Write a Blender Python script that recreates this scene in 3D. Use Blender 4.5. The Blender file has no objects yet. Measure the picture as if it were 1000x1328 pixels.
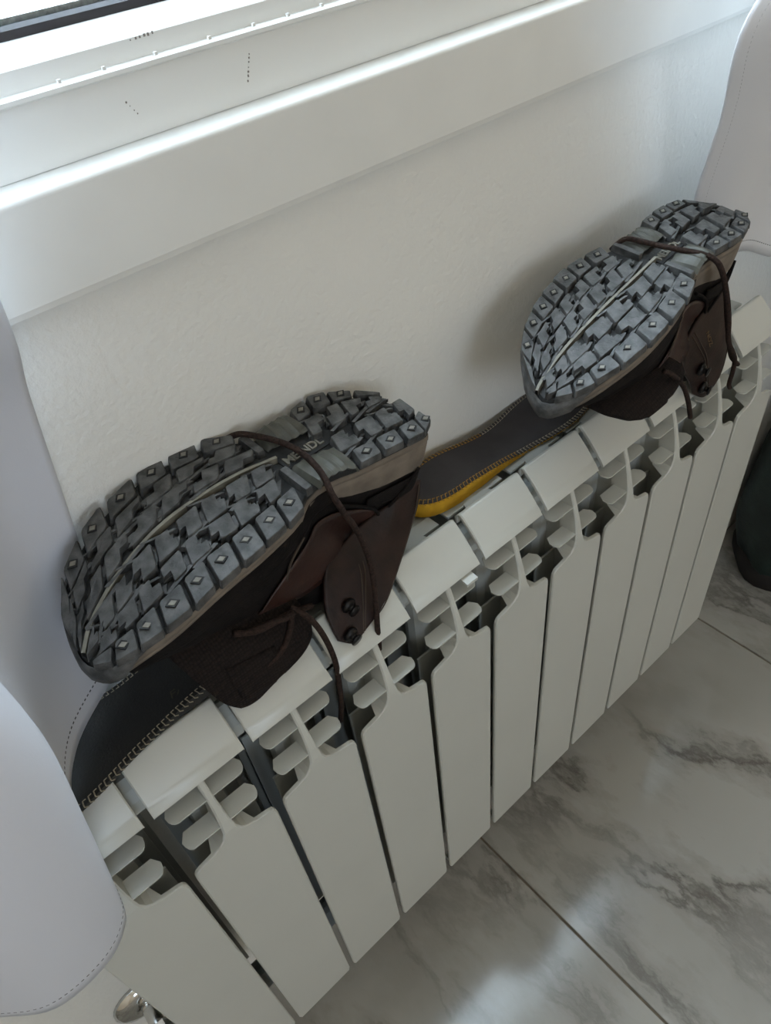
import bpy, math, random
import numpy as np
from mathutils import Matrix, Vector
random.seed(7)
rng = np.random.default_rng(7)
SC = bpy.context.scene
COL = SC.collection
# ------------------------------------------------------------------ camera
R = [[0.7467895, -0.6579376, -0.0970748], [-0.5148418, -0.4795195, -0.7106328], [0.4210028, 0.5806713, -0.6968339]]
CP = (0.0958683, -0.4022022, 0.9871889)
cam = bpy.data.cameras.new('camera')
cam.sensor_fit = 'VERTICAL'; cam.sensor_height = 36.0; cam.lens = 36.0 * 963.68 / 1328.0
cam.clip_start = 0.02; cam.clip_end = 60
camo = bpy.data.objects.new('camera', cam); COL.objects.link(camo)
camo.matrix_world = Matrix(((R[0][0], -R[1][0], -R[2][0], CP[0]), (R[0][1], -R[1][1], -R[2][1], CP[1]), (R[0][2], -R[1][2], -R[2][2], CP[2]), (0, 0, 0, 1)))
SC.camera = camo
# ------------------------------------------------------------------ world: pale overcast sky
W = bpy.data.worlds.new('sky'); SC.world = W; W.use_nodes = True
nt = W.node_tree; nt.nodes.clear()
wo = nt.nodes.new('ShaderNodeOutputWorld'); wb = nt.nodes.new('ShaderNodeBackground')
wb.inputs[0].default_value = (0.775, 0.88, 1.07, 1); wb.inputs[1].default_value = 11.6
nt.links.new(wb.outputs[0], wo.inputs[0])
SC.view_settings.view_transform = 'Standard'; SC.view_settings.look = 'None'
SC.view_settings.gamma = 1.0; SC.view_settings.use_curve_mapping = False
SC.view_settings.exposure = -0.05
try:
    SC.cycles.use_denoising = True; SC.cycles.max_bounces = 10; SC.cycles.diffuse_bounces = 6
    SC.cycles.sample_clamp_indirect = 8.0; SC.cycles.caustics_reflective = False; SC.cycles.caustics_refractive = False
except Exception: pass
FZ = -0.15            # floor level (z = 0 is the bottom edge of the radiator)
CZ = 2.90             # ceiling
RX0, RX1, RY = -1.7, 2.3, -3.0
WX0, WX1, WZ0, WZ1 = -0.75, 1.37, 0.865, 2.75     # window opening over the radiator
BX0, BX1, BZ0, BZ1 = -0.9, 0.05, 0.95, 2.05          # second window, in the wall behind the camera
def portal(name, loc, rot, sx, sy):
    l = bpy.data.lights.new(name, 'AREA'); l.shape = 'RECTANGLE'; l.size = sx; l.size_y = sy
    l.cycles.is_portal = True
    o = bpy.data.objects.new(name, l); COL.objects.link(o); o.location = loc; o.rotation_euler = rot
portal('window_portal', ((WX0 + WX1) / 2, 0.095, (WZ0 + WZ1) / 2), (-math.pi / 2, 0, 0), WX1 - WX0, WZ1 - WZ0)
portal('window_2_portal', ((BX0 + BX1) / 2, RY - 0.14, (BZ0 + BZ1) / 2), (math.pi / 2, 0, 0), BX1 - BX0, BZ1 - BZ0)

# ------------------------------------------------------------------ materials
def mat(name, col, rough=0.5, spec=0.5, metal=0.0, coat=0.0, var=0.0, vscale=30, bump=0.0, bscale=200, bdist=0.001, sheen=0.0, col2=None, detail=4, rvar=0.0, trans=0.0):
    m = bpy.data.materials.new(name); m.use_nodes = True
    n = m.node_tree; b = n.nodes['Principled BSDF']; L = n.links
    b.inputs['Base Color'].default_value = (*col, 1); b.inputs['Roughness'].default_value = rough
    b.inputs['Metallic'].default_value = metal; b.inputs['Specular IOR Level'].default_value = spec
    b.inputs['Coat Weight'].default_value = coat; b.inputs['Coat Roughness'].default_value = 0.15
    b.inputs['Sheen Weight'].default_value = sheen
    tc = n.nodes.new('ShaderNodeTexCoord')
    if var > 0 or col2:
        t = n.nodes.new('ShaderNodeTexNoise'); t.inputs['Scale'].default_value = vscale; t.inputs['Detail'].default_value = detail
        L.new(tc.outputs['Object'], t.inputs['Vector'])
        r = n.nodes.new('ShaderNodeValToRGB')
        c2 = col2 if col2 else tuple(c * (1 - var) for c in col)
        r.color_ramp.elements[0].position = 0.35; r.color_ramp.elements[1].position = 0.65
        r.color_ramp.elements[0].color = (*c2, 1); r.color_ramp.elements[1].color = (*col, 1)
        L.new(t.outputs['Fac'], r.inputs[0]); L.new(r.outputs[0], b.inputs['Base Color'])
        if rvar:
            mr = n.nodes.new('ShaderNodeMapRange'); mr.inputs[3].default_value = rough - rvar; mr.inputs[4].default_value = rough + rvar
            L.new(t.outputs['Fac'], mr.inputs[0]); L.new(mr.outputs[0], b.inputs['Roughness'])
    if bump > 0:
        t2 = n.nodes.new('ShaderNodeTexNoise'); t2.inputs['Scale'].default_value = bscale; t2.inputs['Detail'].default_value = 5
        L.new(tc.outputs['Object'], t2.inputs['Vector'])
        bp = n.nodes.new('ShaderNodeBump'); bp.inputs['Strength'].default_value = bump; bp.inputs['Distance'].default_value = bdist
        L.new(t2.outputs['Fac'], bp.inputs['Height']); L.new(bp.outputs[0], b.inputs['Normal'])
    return m
M = {}
M['wall'] = mat('wall_paint', (0.76, 0.745, 0.695), 0.65, 0.3, bump=0.55, bscale=170, bdist=0.002, var=0.03, vscale=6)
M['ceil'] = mat('ceiling_paint', (0.82, 0.735, 0.62), 0.8)
M['wall_warm'] = mat('wall_paint_cream', (0.76, 0.635, 0.50), 0.75)
M['sill'] = mat('sill_lacquer', (0.72, 0.71, 0.665), 0.28, 0.5, var=0.03, vscale=25)
M['frame'] = mat('frame_pvc', (0.69, 0.68, 0.64), 0.3, 0.5, var=0.02, vscale=20)
M['gasket'] = mat('gasket_rubber', (0.012, 0.010, 0.012), 0.6)
M['spacer'] = mat('spacer_metal', (0.45, 0.47, 0.47), 0.35, metal=0.8, var=0.4, vscale=300)
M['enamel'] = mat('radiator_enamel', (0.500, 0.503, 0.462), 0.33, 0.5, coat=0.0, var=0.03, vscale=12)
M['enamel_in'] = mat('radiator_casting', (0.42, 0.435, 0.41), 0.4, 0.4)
M['chrome'] = mat('chrome', (0.6, 0.6, 0.58), 0.12, metal=1.0)
M['grout'] = mat('grout', (0.15, 0.12, 0.085), 0.9, var=0.3, vscale=80)
M['rubber'] = mat('tread_rubber', (0.096, 0.095, 0.092), 0.55, 0.40, col2=(0.030, 0.030, 0.029), vscale=110, bump=0.6, bscale=420, bdist=0.0009, detail=8, rvar=0.12)
M['rubber_base'] = mat('tread_base', (0.028, 0.028, 0.027), 0.7, 0.3, var=0.5, vscale=90, bump=0.4, bscale=400)
M['stud_in'] = mat('stud_tan', (0.20, 0.185, 0.15), 0.6, var=0.3, vscale=300)
M['stud_out'] = mat('stud_black', (0.008, 0.008, 0.008), 0.7)
M['groove'] = mat('groove_tan', (0.20, 0.185, 0.145), 0.6, var=0.35, vscale=60)
M['pad'] = mat('arch_pad', (0.072, 0.071, 0.056), 0.5, var=0.35, vscale=120)
M['midsole'] = mat('midsole_foam', (0.20, 0.165, 0.13), 0.75, 0.3, var=0.4, vscale=45, bump=0.3, bscale=300)
M['midsole_lt'] = mat('midsole_light', (0.20, 0.165, 0.125), 0.75, 0.3, var=0.35, vscale=60)
M['suede'] = mat('black_nubuck', (0.010, 0.0075, 0.0068), 0.8, 0.15, var=0.5, vscale=60, bump=0.4, bscale=500)
M['leather'] = mat('brown_leather', (0.042, 0.019, 0.014), 0.36, 0.4, col2=(0.022, 0.010, 0.008), vscale=28, bump=0.25, bscale=160, detail=6, rvar=0.12)
M['leather_d'] = mat('dark_brown_leather', (0.023, 0.0105, 0.0075), 0.5, 0.28, var=0.5, vscale=60, bump=0.4, bscale=260)
M['lace'] = mat('brown_lace', (0.036, 0.021, 0.016), 0.85, 0.2, var=0.6, vscale=500, bump=0.6, bscale=900)
M['mesh'] = mat('tongue_mesh', (0.022, 0.014, 0.011), 0.9, 0.2, var=0.6, vscale=420, bump=0.8, bscale=500)
def weave(m, scale):
    n = m.node_tree; b = n.nodes['Principled BSDF']; v = n.nodes.new('ShaderNodeTexVoronoi'); v.inputs['Scale'].default_value = scale; v.inputs['Randomness'].default_value = 0.35
    tc = n.nodes.new('ShaderNodeTexCoord'); n.links.new(tc.outputs['Object'], v.inputs['Vector'])
    r = n.nodes.new('ShaderNodeValToRGB'); r.color_ramp.elements[0].color = (0.020, 0.0135, 0.011, 1); r.color_ramp.elements[1].color = (0.006, 0.004, 0.0035, 1); r.color_ramp.elements[1].position = 0.75
    n.links.new(v.outputs['Distance'], r.inputs[0]); n.links.new(r.outputs[0], b.inputs['Base Color'])
    bp = n.nodes.new('ShaderNodeBump'); bp.invert = True; bp.inputs['Strength'].default_value = 0.8; bp.inputs['Distance'].default_value = 0.001
    n.links.new(v.outputs['Distance'], bp.inputs['Height']); n.links.new(bp.outputs[0], b.inputs['Normal'])
weave(M['mesh'], 420)
M['hook'] = mat('hook_metal', (0.012, 0.011, 0.011), 0.3, 0.5, metal=0.6)
M['lining'] = mat('lining', (0.012, 0.010, 0.009), 0.95)
M['thread'] = mat('thread', (0.05, 0.035, 0.025), 0.9)
M['cuff_print'] = mat('cuff_print', (0.14, 0.085, 0.04), 0.6)
M['insole_g'] = mat('insole_grey_fabric', (0.055, 0.050, 0.050), 0.9, 0.2, var=0.25, vscale=25, bump=0.3, bscale=900)
M['insole_b'] = mat('insole_black_leather', (0.026, 0.025, 0.022), 0.6, 0.35, var=0.35, vscale=20, bump=0.3, bscale=500)
M['yellow'] = mat('yellow_foam', (0.62, 0.34, 0.02), 0.7, 0.3, var=0.25, vscale=60)
M['stitch'] = mat('stitch_cream', (0.30, 0.26, 0.19), 0.8)
M['stitch_o'] = mat('stitch_ochre', (0.30, 0.16, 0.02), 0.8)
M['print'] = mat('insole_print', (0.055, 0.048, 0.026), 0.6)
M['bag'] = mat('green_fabric', (0.012, 0.024, 0.021), 0.6, 0.4, var=0.5, vscale=18, bump=0.5, bscale=60, bdist=0.004)
M['bag_d'] = mat('dark_fabric', (0.018, 0.015, 0.014), 0.8, 0.3, var=0.4, vscale=20)
M['scuff'] = mat('scuff', (0.20, 0.18, 0.16), 0.8)
M['stitch_k'] = mat('stitch_hole', (0.10, 0.10, 0.11), 0.9)
M['rod'] = mat('rod_metal', (0.5, 0.5, 0.5), 0.3, metal=1.0)
M['outside'] = mat('outside_render', (0.5, 0.48, 0.45), 0.9)

def curtain_mat(name, col, tr=0.12):
    m = bpy.data.materials.new(name); m.use_nodes = True
    n = m.node_tree; L = n.links; b = n.nodes['Principled BSDF']
    b.inputs['Base Color'].default_value = (*col, 1); b.inputs['Roughness'].default_value = 0.8
    b.inputs['Specular IOR Level'].default_value = 0.2; b.inputs['Sheen Weight'].default_value = 0.15
    tc = n.nodes.new('ShaderNodeTexCoord'); w = n.nodes.new('ShaderNodeTexNoise'); w.inputs['Scale'].default_value = 900
    L.new(tc.outputs['Object'], w.inputs['Vector'])
    bp = n.nodes.new('ShaderNodeBump'); bp.inputs['Strength'].default_value = 0.15; bp.inputs['Distance'].default_value = 0.0005
    L.new(w.outputs['Fac'], bp.inputs['Height']); L.new(bp.outputs[0], b.inputs['Normal'])
    t = n.nodes.new('ShaderNodeBsdfTranslucent'); t.inputs[0].default_value = (*col, 1)
    mx = n.nodes.new('ShaderNodeMixShader'); mx.inputs[0].default_value = tr
    L.new(b.outputs[0], mx.inputs[1]); L.new(t.outputs[0], mx.inputs[2]); L.new(mx.outputs[0], n.nodes['Material Output'].inputs[0])
    return m
M['curtain'] = curtain_mat('curtain_fabric', (0.67, 0.685, 0.74))
M['curtain_g'] = curtain_mat('curtain_fabric_grey', (0.68, 0.68, 0.70), 0.02)

def glass_mat():
    m = bpy.data.materials.new('window_glass'); m.use_nodes = True
    n = m.node_tree; L = n.links; n.nodes.remove(n.nodes['Principled BSDF'])
    t = n.nodes.new('ShaderNodeBsdfTransparent'); t.inputs[0].default_value = (0.96, 0.98, 0.97, 1)
    g = n.nodes.new('ShaderNodeBsdfGlossy'); g.inputs['Roughness'].default_value = 0.02
    mx = n.nodes.new('ShaderNodeMixShader'); mx.inputs[0].default_value = 0.04; L.new(t.outputs[0], mx.inputs[1]); L.new(g.outputs[0], mx.inputs[2])
    L.new(mx.outputs[0], n.nodes['Material Output'].inputs[0]); return m
M['glass'] = glass_mat()

def marble_mat():
    m = bpy.data.materials.new('marble_tile'); m.use_nodes = True
    n = m.node_tree; L = n.links; b = n.nodes['Principled BSDF']
    b.inputs['Roughness'].default_value = 0.12; b.inputs['Specular IOR Level'].default_value = 0.5
    ge = n.nodes.new('ShaderNodeNewGeometry'); oi = n.nodes.new('ShaderNodeObjectInfo')
    ad = n.nodes.new('ShaderNodeVectorMath'); ad.operation = 'ADD'
    sc = n.nodes.new('ShaderNodeVectorMath'); sc.operation = 'SCALE'; sc.inputs[0].default_value = (17, 9, 5)
    L.new(oi.outputs['Random'], sc.inputs['Scale'])
    L.new(ge.outputs['Position'], ad.inputs[0]); L.new(sc.outputs[0], ad.inputs[1])
    mp = n.nodes.new('ShaderNodeMapping'); mp.inputs['Rotation'].default_value = (0, 0, 0.75); mp.inputs['Scale'].default_value = (1.0, 0.5, 1)
    L.new(ad.outputs[0], mp.inputs[0])
    wn = n.nodes.new('ShaderNodeTexNoise'); wn.inputs['Scale'].default_value = 3.0; wn.inputs['Detail'].default_value = 8; wn.inputs['Roughness'].default_value = 0.6
    L.new(mp.outputs[0], wn.inputs['Vector'])
    w2 = n.nodes.new('ShaderNodeVectorMath'); w2.operation = 'SCALE'; w2.inputs['Scale'].default_value = 0.45
    L.new(wn.outputs['Color'], w2.inputs[0])
    a2 = n.nodes.new('ShaderNodeVectorMath'); a2.operation = 'ADD'; L.new(mp.outputs[0], a2.inputs[0]); L.new(w2.outputs[0], a2.inputs[1])
    v = n.nodes.new('ShaderNodeTexNoise'); v.inputs['Scale'].default_value = 4.5; v.inputs['Detail'].default_value = 6; v.inputs['Roughness'].default_value = 0.55
    L.new(a2.outputs[0], v.inputs['Vector'])
    # ridged veins: |noise-0.5|
    s = n.nodes.new('ShaderNodeMath'); s.operation = 'SUBTRACT'; s.inputs[1].default_value = 0.5; L.new(v.outputs['Fac'], s.inputs[0])
    ab = n.nodes.new('ShaderNodeMath'); ab.operation = 'ABSOLUTE'; L.new(s.outputs[0], ab.inputs[0])
    r = n.nodes.new('ShaderNodeValToRGB'); e = r.color_ramp.elements
    e[0].position = 0.0; e[0].color = (0.105, 0.096, 0.083, 1); e[1].position = 0.035; e[1].color = (0.26, 0.248, 0.225, 1)
    x = e.new(0.10); x.color = (0.325, 0.314, 0.288, 1)
    L.new(ab.outputs[0], r.inputs[0])
    # vein visibility mask and cloudiness
    mk = n.nodes.new('ShaderNodeTexNoise'); mk.inputs['Scale'].default_value = 2.6; mk.inputs['Detail'].default_value = 5; L.new(ad.outputs[0], mk.inputs['Vector'])
    r2 = n.nodes.new('ShaderNodeValToRGB'); r2.color_ramp.elements[0].position = 0.36; r2.color_ramp.elements[1].position = 0.56
    L.new(mk.outputs['Fac'], r2.inputs[0])
    cl = n.nodes.new('ShaderNodeTexNoise'); cl.inputs['Scale'].default_value = 9; cl.inputs['Detail'].default_value = 8; L.new(a2.outputs[0], cl.inputs['Vector'])
    r3 = n.nodes.new('ShaderNodeValToRGB'); r3.color_ramp.elements[0].position = 0.3; r3.color_ramp.elements[1].position = 0.7
    r3.color_ramp.elements[0].color = (0.25, 0.238, 0.215, 1); r3.color_ramp.elements[1].color = (0.335, 0.325, 0.298, 1)
    L.new(cl.outputs['Fac'], r3.inputs[0])
    mx = n.nodes.new('ShaderNodeMix'); mx.data_type = 'RGBA'
    L.new(r2.outputs[0], mx.inputs[0]); L.new(r3.outputs[0], mx.inputs[6]); L.new(r.outputs[0], mx.inputs[7])
    L.new(mx.outputs[2], b.inputs['Base Color'])
    bn = n.nodes.new('ShaderNodeTexNoise'); bn.inputs['Scale'].default_value = 260; bn.inputs['Detail'].default_value = 3; L.new(ge.outputs['Position'], bn.inputs['Vector'])
    bp = n.nodes.new('ShaderNodeBump'); bp.inputs['Strength'].default_value = 0.06; bp.inputs['Distance'].default_value = 0.0006
    L.new(bn.outputs['Fac'], bp.inputs['Height']); L.new(bp.outputs[0], b.inputs['Normal'])
    return m
M['marble'] = marble_mat()

# ------------------------------------------------------------------ helpers
def meshdata(name, verts, faces, m, smooth=False):
    me = bpy.data.meshes.new(name); me.from_pydata([tuple(map(float, v)) for v in verts], [], faces); me.update()
    for x in (m if isinstance(m, (list, tuple)) else [m]): me.materials.append(M[x])
    if smooth: me.polygons.foreach_set('use_smooth', [True] * len(me.polygons))
    return me
def link(name, me, parent=None):
    o = bpy.data.objects.new(name, me); COL.objects.link(o)
    if parent is not None: o.parent = parent
    return o
def obj(name, verts, faces, m, parent=None, smooth=False):
    return link(name, meshdata(name, verts, faces, m, smooth), parent)
def empty(name, mw=None):
    o = bpy.data.objects.new(name, None); o.empty_display_size = 0.05; COL.objects.link(o)
    if mw is not None: o.matrix_world = mw
    return o
def tag(o, label=None, cat=None, group=None, kind=None):
    if label: o['label'] = label
    if cat: o['category'] = cat
    if group: o['group'] = group
    if kind: o['kind'] = kind
    return o
class MB:
    def __init__(s): s.v = []; s.f = []
    def add(s, v, f):
        k = len(s.v); s.v += [tuple(x) for x in v]; s.f += [tuple(i + k for i in q) for q in f]; return s
    def box(s, x0, x1, y0, y1, z0, z1):
        return s.add([(x, y, z) for x in (x0, x1) for y in (y0, y1) for z in (z0, z1)],
                     [(0, 1, 3, 2), (4, 6, 7, 5), (0, 4, 5, 1), (2, 3, 7, 6), (0, 2, 6, 4), (1, 5, 7, 3)])
    def prism(s, prof, x0, x1):          # profile in (y, z) swept along x
        n = len(prof)
        v = [(x0, y, z) for y, z in prof] + [(x1, y, z) for y, z in prof]
        f = [(i, (i + 1) % n, n + (i + 1) % n, n + i) for i in range(n)] + [tuple(range(n))[::-1], tuple(range(n, 2 * n))]
        return s.add(v, f)
    def tube(s, pts, rad, n=8, cap=True):
        P = np.array(pts, float); k = len(P); rad = np.full(k, rad) if np.isscalar(rad) else np.array(rad)
        T = np.gradient(P, axis=0); T /= np.linalg.norm(T, axis=1)[:, None] + 1e-12
        a = np.array([0, 0, 1.0]) if abs(T[0][2]) < .9 else np.array([1.0, 0, 0])
        v = []; u = np.cross(T[0], a); u /= np.linalg.norm(u)
        for i in range(k):
            u = u - T[i] * (u @ T[i]); u /= np.linalg.norm(u) + 1e-12; w = np.cross(T[i], u)
            for j in range(n):
                t = 2 * math.pi * j / n; v.append(P[i] + rad[i] * (math.cos(t) * u + math.sin(t) * w))
        f = [(i * n + j, i * n + (j + 1) % n, (i + 1) * n + (j + 1) % n, (i + 1) * n + j) for i in range(k - 1) for j in range(n)]
        if cap: f += [tuple(range(n))[::-1], tuple(range((k - 1) * n, k * n))]
        return s.add(v, f)
    def obj(s, name, m, parent=None, smooth=False): return obj(name, s.v, s.f, m, parent, smooth)
    def data(s, name, m, smooth=False): return meshdata(name, s.v, s.f, m, smooth)
def spline(pts, n=8, closed=False):
    P = np.array(pts, float); k = len(P); out = []
    for i in range(k if closed else k - 1):
        if closed: a, b, c, d = P[i - 1], P[i], P[(i + 1) % k], P[(i + 2) % k]
        else: a, b, c, d = P[max(i - 1, 0)], P[i], P[i + 1], P[min(i + 2, k - 1)]
        for j in range(n):
            t = j / n
            out.append(0.5 * ((2 * b) + (-a + c) * t + (2 * a - 5 * b + 4 * c - d) * t * t + (-a + 3 * b - 3 * c + d) * t ** 3))
    if not closed: out.append(P[-1])
    return np.array(out)
def gridfaces(nr, nc, wrap=False):
    return [(i * nc + j, i * nc + (j + 1) % nc, (i + 1) * nc + (j + 1) % nc, (i + 1) * nc + j) for i in range(nr - 1) for j in range(nc if wrap else nc - 1)]
def bevel(o, w, seg=2, ang=0.6):
    b = o.modifiers.new('bevel', 'BEVEL'); b.width = w; b.segments = seg; b.limit_method = 'ANGLE'; b.angle_limit = ang
    return o
def smooth_all(o):
    o.data.polygons.foreach_set('use_smooth', [True] * len(o.data.polygons)); return o
def solid(o, t, off=-1, subs=0):
    s = o.modifiers.new('thickness', 'SOLIDIFY'); s.thickness = t; s.offset = off
    if subs:
        q = o.modifiers.new('smooth', 'SUBSURF'); q.levels = subs; q.render_levels = subs
    return o

# ================================================================== ROOM
# floor: large marble tiles with dark joints
fl = tag(MB().box(RX0, RX1, RY, 0, FZ - 0.06, FZ - 0.0025).obj('floor', 'grout'), kind='structure')
TXS = [0.4205 + 0.5725 * k for k in range(-4, 5)]
TYS = [0.0, -0.62, -1.76, -2.9, -3.0]
for i in range(len(TXS) - 1):
    for j in range(len(TYS) - 1):
        x0 = max(TXS[i] + .0016, RX0); x1 = min(TXS[i + 1] - .0016, RX1)
        y0 = TYS[j + 1] + .0016; y1 = TYS[j] - .0016
        if x1 - x0 < .02 or y1 - y0 < .02: continue
        bevel(MB().box(x0, x1, y0, y1, FZ - 0.012, FZ).obj('tile', 'marble', fl), .0008, 1)
tag(MB().box(RX0, RX1, RY, 0.09, CZ, CZ + .1).obj('ceiling', 'ceil'), kind='structure')
# wall with the window
m = MB()
m.box(RX0 - .1, WX0, 0, .09, FZ - .06, CZ); m.box(WX1, RX1 + .1, 0, .09, FZ - .06, CZ)
m.box(WX0, WX1, 0, .09, FZ - .06, WZ0 - .004); m.box(WX0, WX1, 0, .09, WZ1, CZ)
tag(m.obj('wall_back', 'wall'), kind='structure')
tag(MB().box(RX0 - .1, RX0, RY, 0, FZ - .06, CZ).obj('wall_left', 'wall_warm'), kind='structure')
tag(MB().box(RX1, RX1 + .1, RY, 0, FZ - .06, CZ).obj('wall_right', 'wall_warm'), kind='structure')
m = MB(); m.box(RX0 - .1, BX0, RY - .15, RY, FZ - .06, CZ); m.box(BX1, RX1 + .1, RY - .15, RY, FZ - .06, CZ); m.box(BX0, BX1, RY - .15, RY, BZ1, CZ); m.box(BX0, BX1, RY - .15, RY, FZ - .06, BZ0)
tag(m.obj('wall_front', 'wall_warm'), kind='structure')
# second window, behind the camera
d = tag(empty('window_2'), kind='structure')
m = MB()
for a, b in ((BX0, BX0 + .06), ((BX0 + BX1) / 2 - .05, (BX0 + BX1) / 2 + .05), (BX1 - .06, BX1)): m.box(a, b, RY - .09, RY - .03, BZ0, BZ1)
m.box(BX0 + .06, BX1 - .06, RY - .09, RY - .03, BZ0, BZ0 + .06); m.box(BX0 + .06, BX1 - .06, RY - .09, RY - .03, BZ1 - .06, BZ1)
m.obj('window_frame', 'frame', d)
for a, b in ((BX0 + .06, (BX0 + BX1) / 2 - .05), ((BX0 + BX1) / 2 + .05, BX1 - .06)):
    MB().box(a, b, RY - .064, RY - .06, BZ0 + .06, BZ1 - .06).obj('pane', 'glass', d)
# window sill board
sp = [(0.0, .8095), (-.0115, .8095), (-.0122, .813)] + [(-.0122 + .0035 * (1 - math.cos(t)), .8612 + .0035 * math.sin(t)) for t in np.linspace(0, math.pi / 2, 7)] + [(.012, .8652), (.012, .8630), (0.0, .8630)]
sp = [(y, z) for y, z in sp]
sill = tag(MB().prism(sp, WX0 - .12, WX1 + .10).obj('trim_1', 'sill'), kind='structure')
# window: bottom rail profile traced as real sections, jambs, head, panes
wn = tag(empty('window_1', Matrix.Translation((0, 0, WZ0))), kind='structure')
def wobj(mb, name, mm):
    o = mb.obj(name, mm, wn); o.data.transform(Matrix.Translation((0, 0, -WZ0))); return o
X0, X1 = WX0 + .002, WX1 - .002
rail = [(.0080, .8654), (.0077, .8955), (.0059, .8966), (.0059, .8986), (.0095, .8996), (.0130, .8996), (.0130, .9088), (.0142, .9100), (.0410, .9155), (.0410, .9090), (.08, .9090), (.08, .8654)]
wobj(MB().prism(rail, X0, X1), 'bottom_rail', 'frame')
wobj(MB().prism([(.0411, .9095), (.0411, .9195), (.0448, .9212), (.0448, .9095)], X0 + .05, X1 - .05), 'gasket', 'gasket')
wobj(MB().prism([(.0505, .9095), (.0505, .9232), (.0595, .9232), (.0595, .9095)], X0 + .05, X1 - .05), 'spacer_bar', 'spacer')
for a, b in ((X0, X0 + .06), (X1 - .06, X1)): wobj(MB().box(a, b, .0080, .08, .9100, WZ1), 'jamb', 'frame')
wobj(MB().box(X0 + .06, X1 - .06,   .0080, .08, WZ1 - .06, WZ1), 'head_rail', 'frame')
wobj(MB().box(X0 + .06, X1 - .06, .0460, .0500, .9096, WZ1 - .06), 'pane', 'glass')
wobj(MB().box(X0 + .06, X1 - .06, .0600, .0640, .9096, WZ1 - .06), 'pane', 'glass')
for k in range(14):
    x = .2345 + .0275 * k + .004 * math.sin(5 * k)
    o = MB().box(x, x + .0016, .0062, .0080, .9000, .9016); wobj(o, 'bead_clip', 'frame')
def scuff(x, y, z, dx, dz, n, w):
    mm = MB()
    for k in range(n):
        t = k / max(n - 1, 1) + random.uniform(-.05, .05); cx = x + dx * t; cz = z + dz * t; a = w * random.uniform(.4, 1)
        mm.box(cx - a, cx + a, y - .0001, y + .0004, cz - a * random.uniform(1, 2.2), cz + a)
    wobj(mm, 'scuff_mark', 'scuff')
scuff(.343, .0076, .8880, -.004, -.012, 7, .0005)
scuff(.2655, .0076, .8835, .004, -.006, 4, .0004)
scuff(.280, .0129, .9080, .012, .0008, 6, .0007)

# ================================================================== RADIATOR
PITCH, NSEC, YF = 0.08, 11, -0.125
rad = tag(empty('radiator', Matrix.Translation((NSEC * PITCH / 2, -.07, 0))), 'white enamelled aluminium sectional radiator under the window', 'radiator')
RM = rad.matrix_world.inverted()
# --- shared meshes of one section (x centred on 0, world y/z)
def panel_data():
    rows = [(0.002, .0358), (0.0, .0358), (.004, .0368), (.22, .0368), (.428, .0366), (.4335, .0360), (.4370, .0342), (.4388, .0310), (.4400, .0260), (.4418, .0190), (.4445, .0125), (.4490, .0082), (.4560, .0056), (.4680, .0041), (.4820, .0033), (.4980, .0028), (.5125, .0028)]
    rows = rows[1:]
    def yz(z): return YF + (0.0 if z < .45 else .0150 * ((z - .45) / .0625) ** 1.6)
    v = []; f = []; T = .0035
    for z, w in rows:
        y = yz(z); ch = min(.0012, w * .4); T = .0035 if z < .4440 else .020
        v += [(-w, y + T, z), (-w, y + ch, z), (-w + ch, y, z), (w - ch, y, z), (w, y + ch, z), (w, y + T, z)]
    n = len(rows)
    for i in range(n - 1):
        for j in range(6): f.append((i * 6 + j, i * 6 + (j + 1) % 6, (i + 1) * 6 + (j + 1) % 6, (i + 1) * 6 + j))
    f += [tuple(range(6))[::-1], tuple(range((n - 1) * 6, n * 6))]
    return meshdata('front_panel', v, f, 'enamel')
def cap_data():
    outer = spline([(-.0790, .5405), (-.0800, .5434), (-.0822, .5446), (-.0850, .5432), (-.0905, .5384), (-.0965, .5325), (-.1025, .5258), (-.1080, .5190), (-.1112, .5145), (-.1122, .5126)], 2)
    prof = [(-.0790, .5330)] + [tuple(q) for q in outer]
    inner = [(y + .0022, z - .0020) for y, z in prof[::-1]]
    prof = prof + inner
    mb = MB(); w = .0363
    n = len(prof); xs = [-w, -w + .001, w - .001, w]
    v = []
    cy = sum(p[0] for p in prof) / n; cz = sum(p[1] for p in prof) / n
    for k, x in enumerate(xs):
        for y, z in prof:
            if k in (0, 3): y, z = y + (.0006 if z > .52 else 0), z - .0008
            v.append((x, y, z))
    f = [(k * n + i, k * n + (i + 1) % n, (k + 1) * n + (i + 1) % n, (k + 1) * n + i) for k in range(3) for i in range(n)]
    # end caps as quads along the strip
    h = n // 2
    for k, rev in ((0, True), (3, False)):
        for i in range(h - 1):
            q = (k * n + i, k * n + i + 1, k * n + n - 2 - i, k * n + n - 1 - i)
            f.append(q[::-1] if rev else q)
    me = meshdata('top_cap', v, f, 'enamel', True); me.set_sharp_from_angle(angle=0.6); return me
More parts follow.
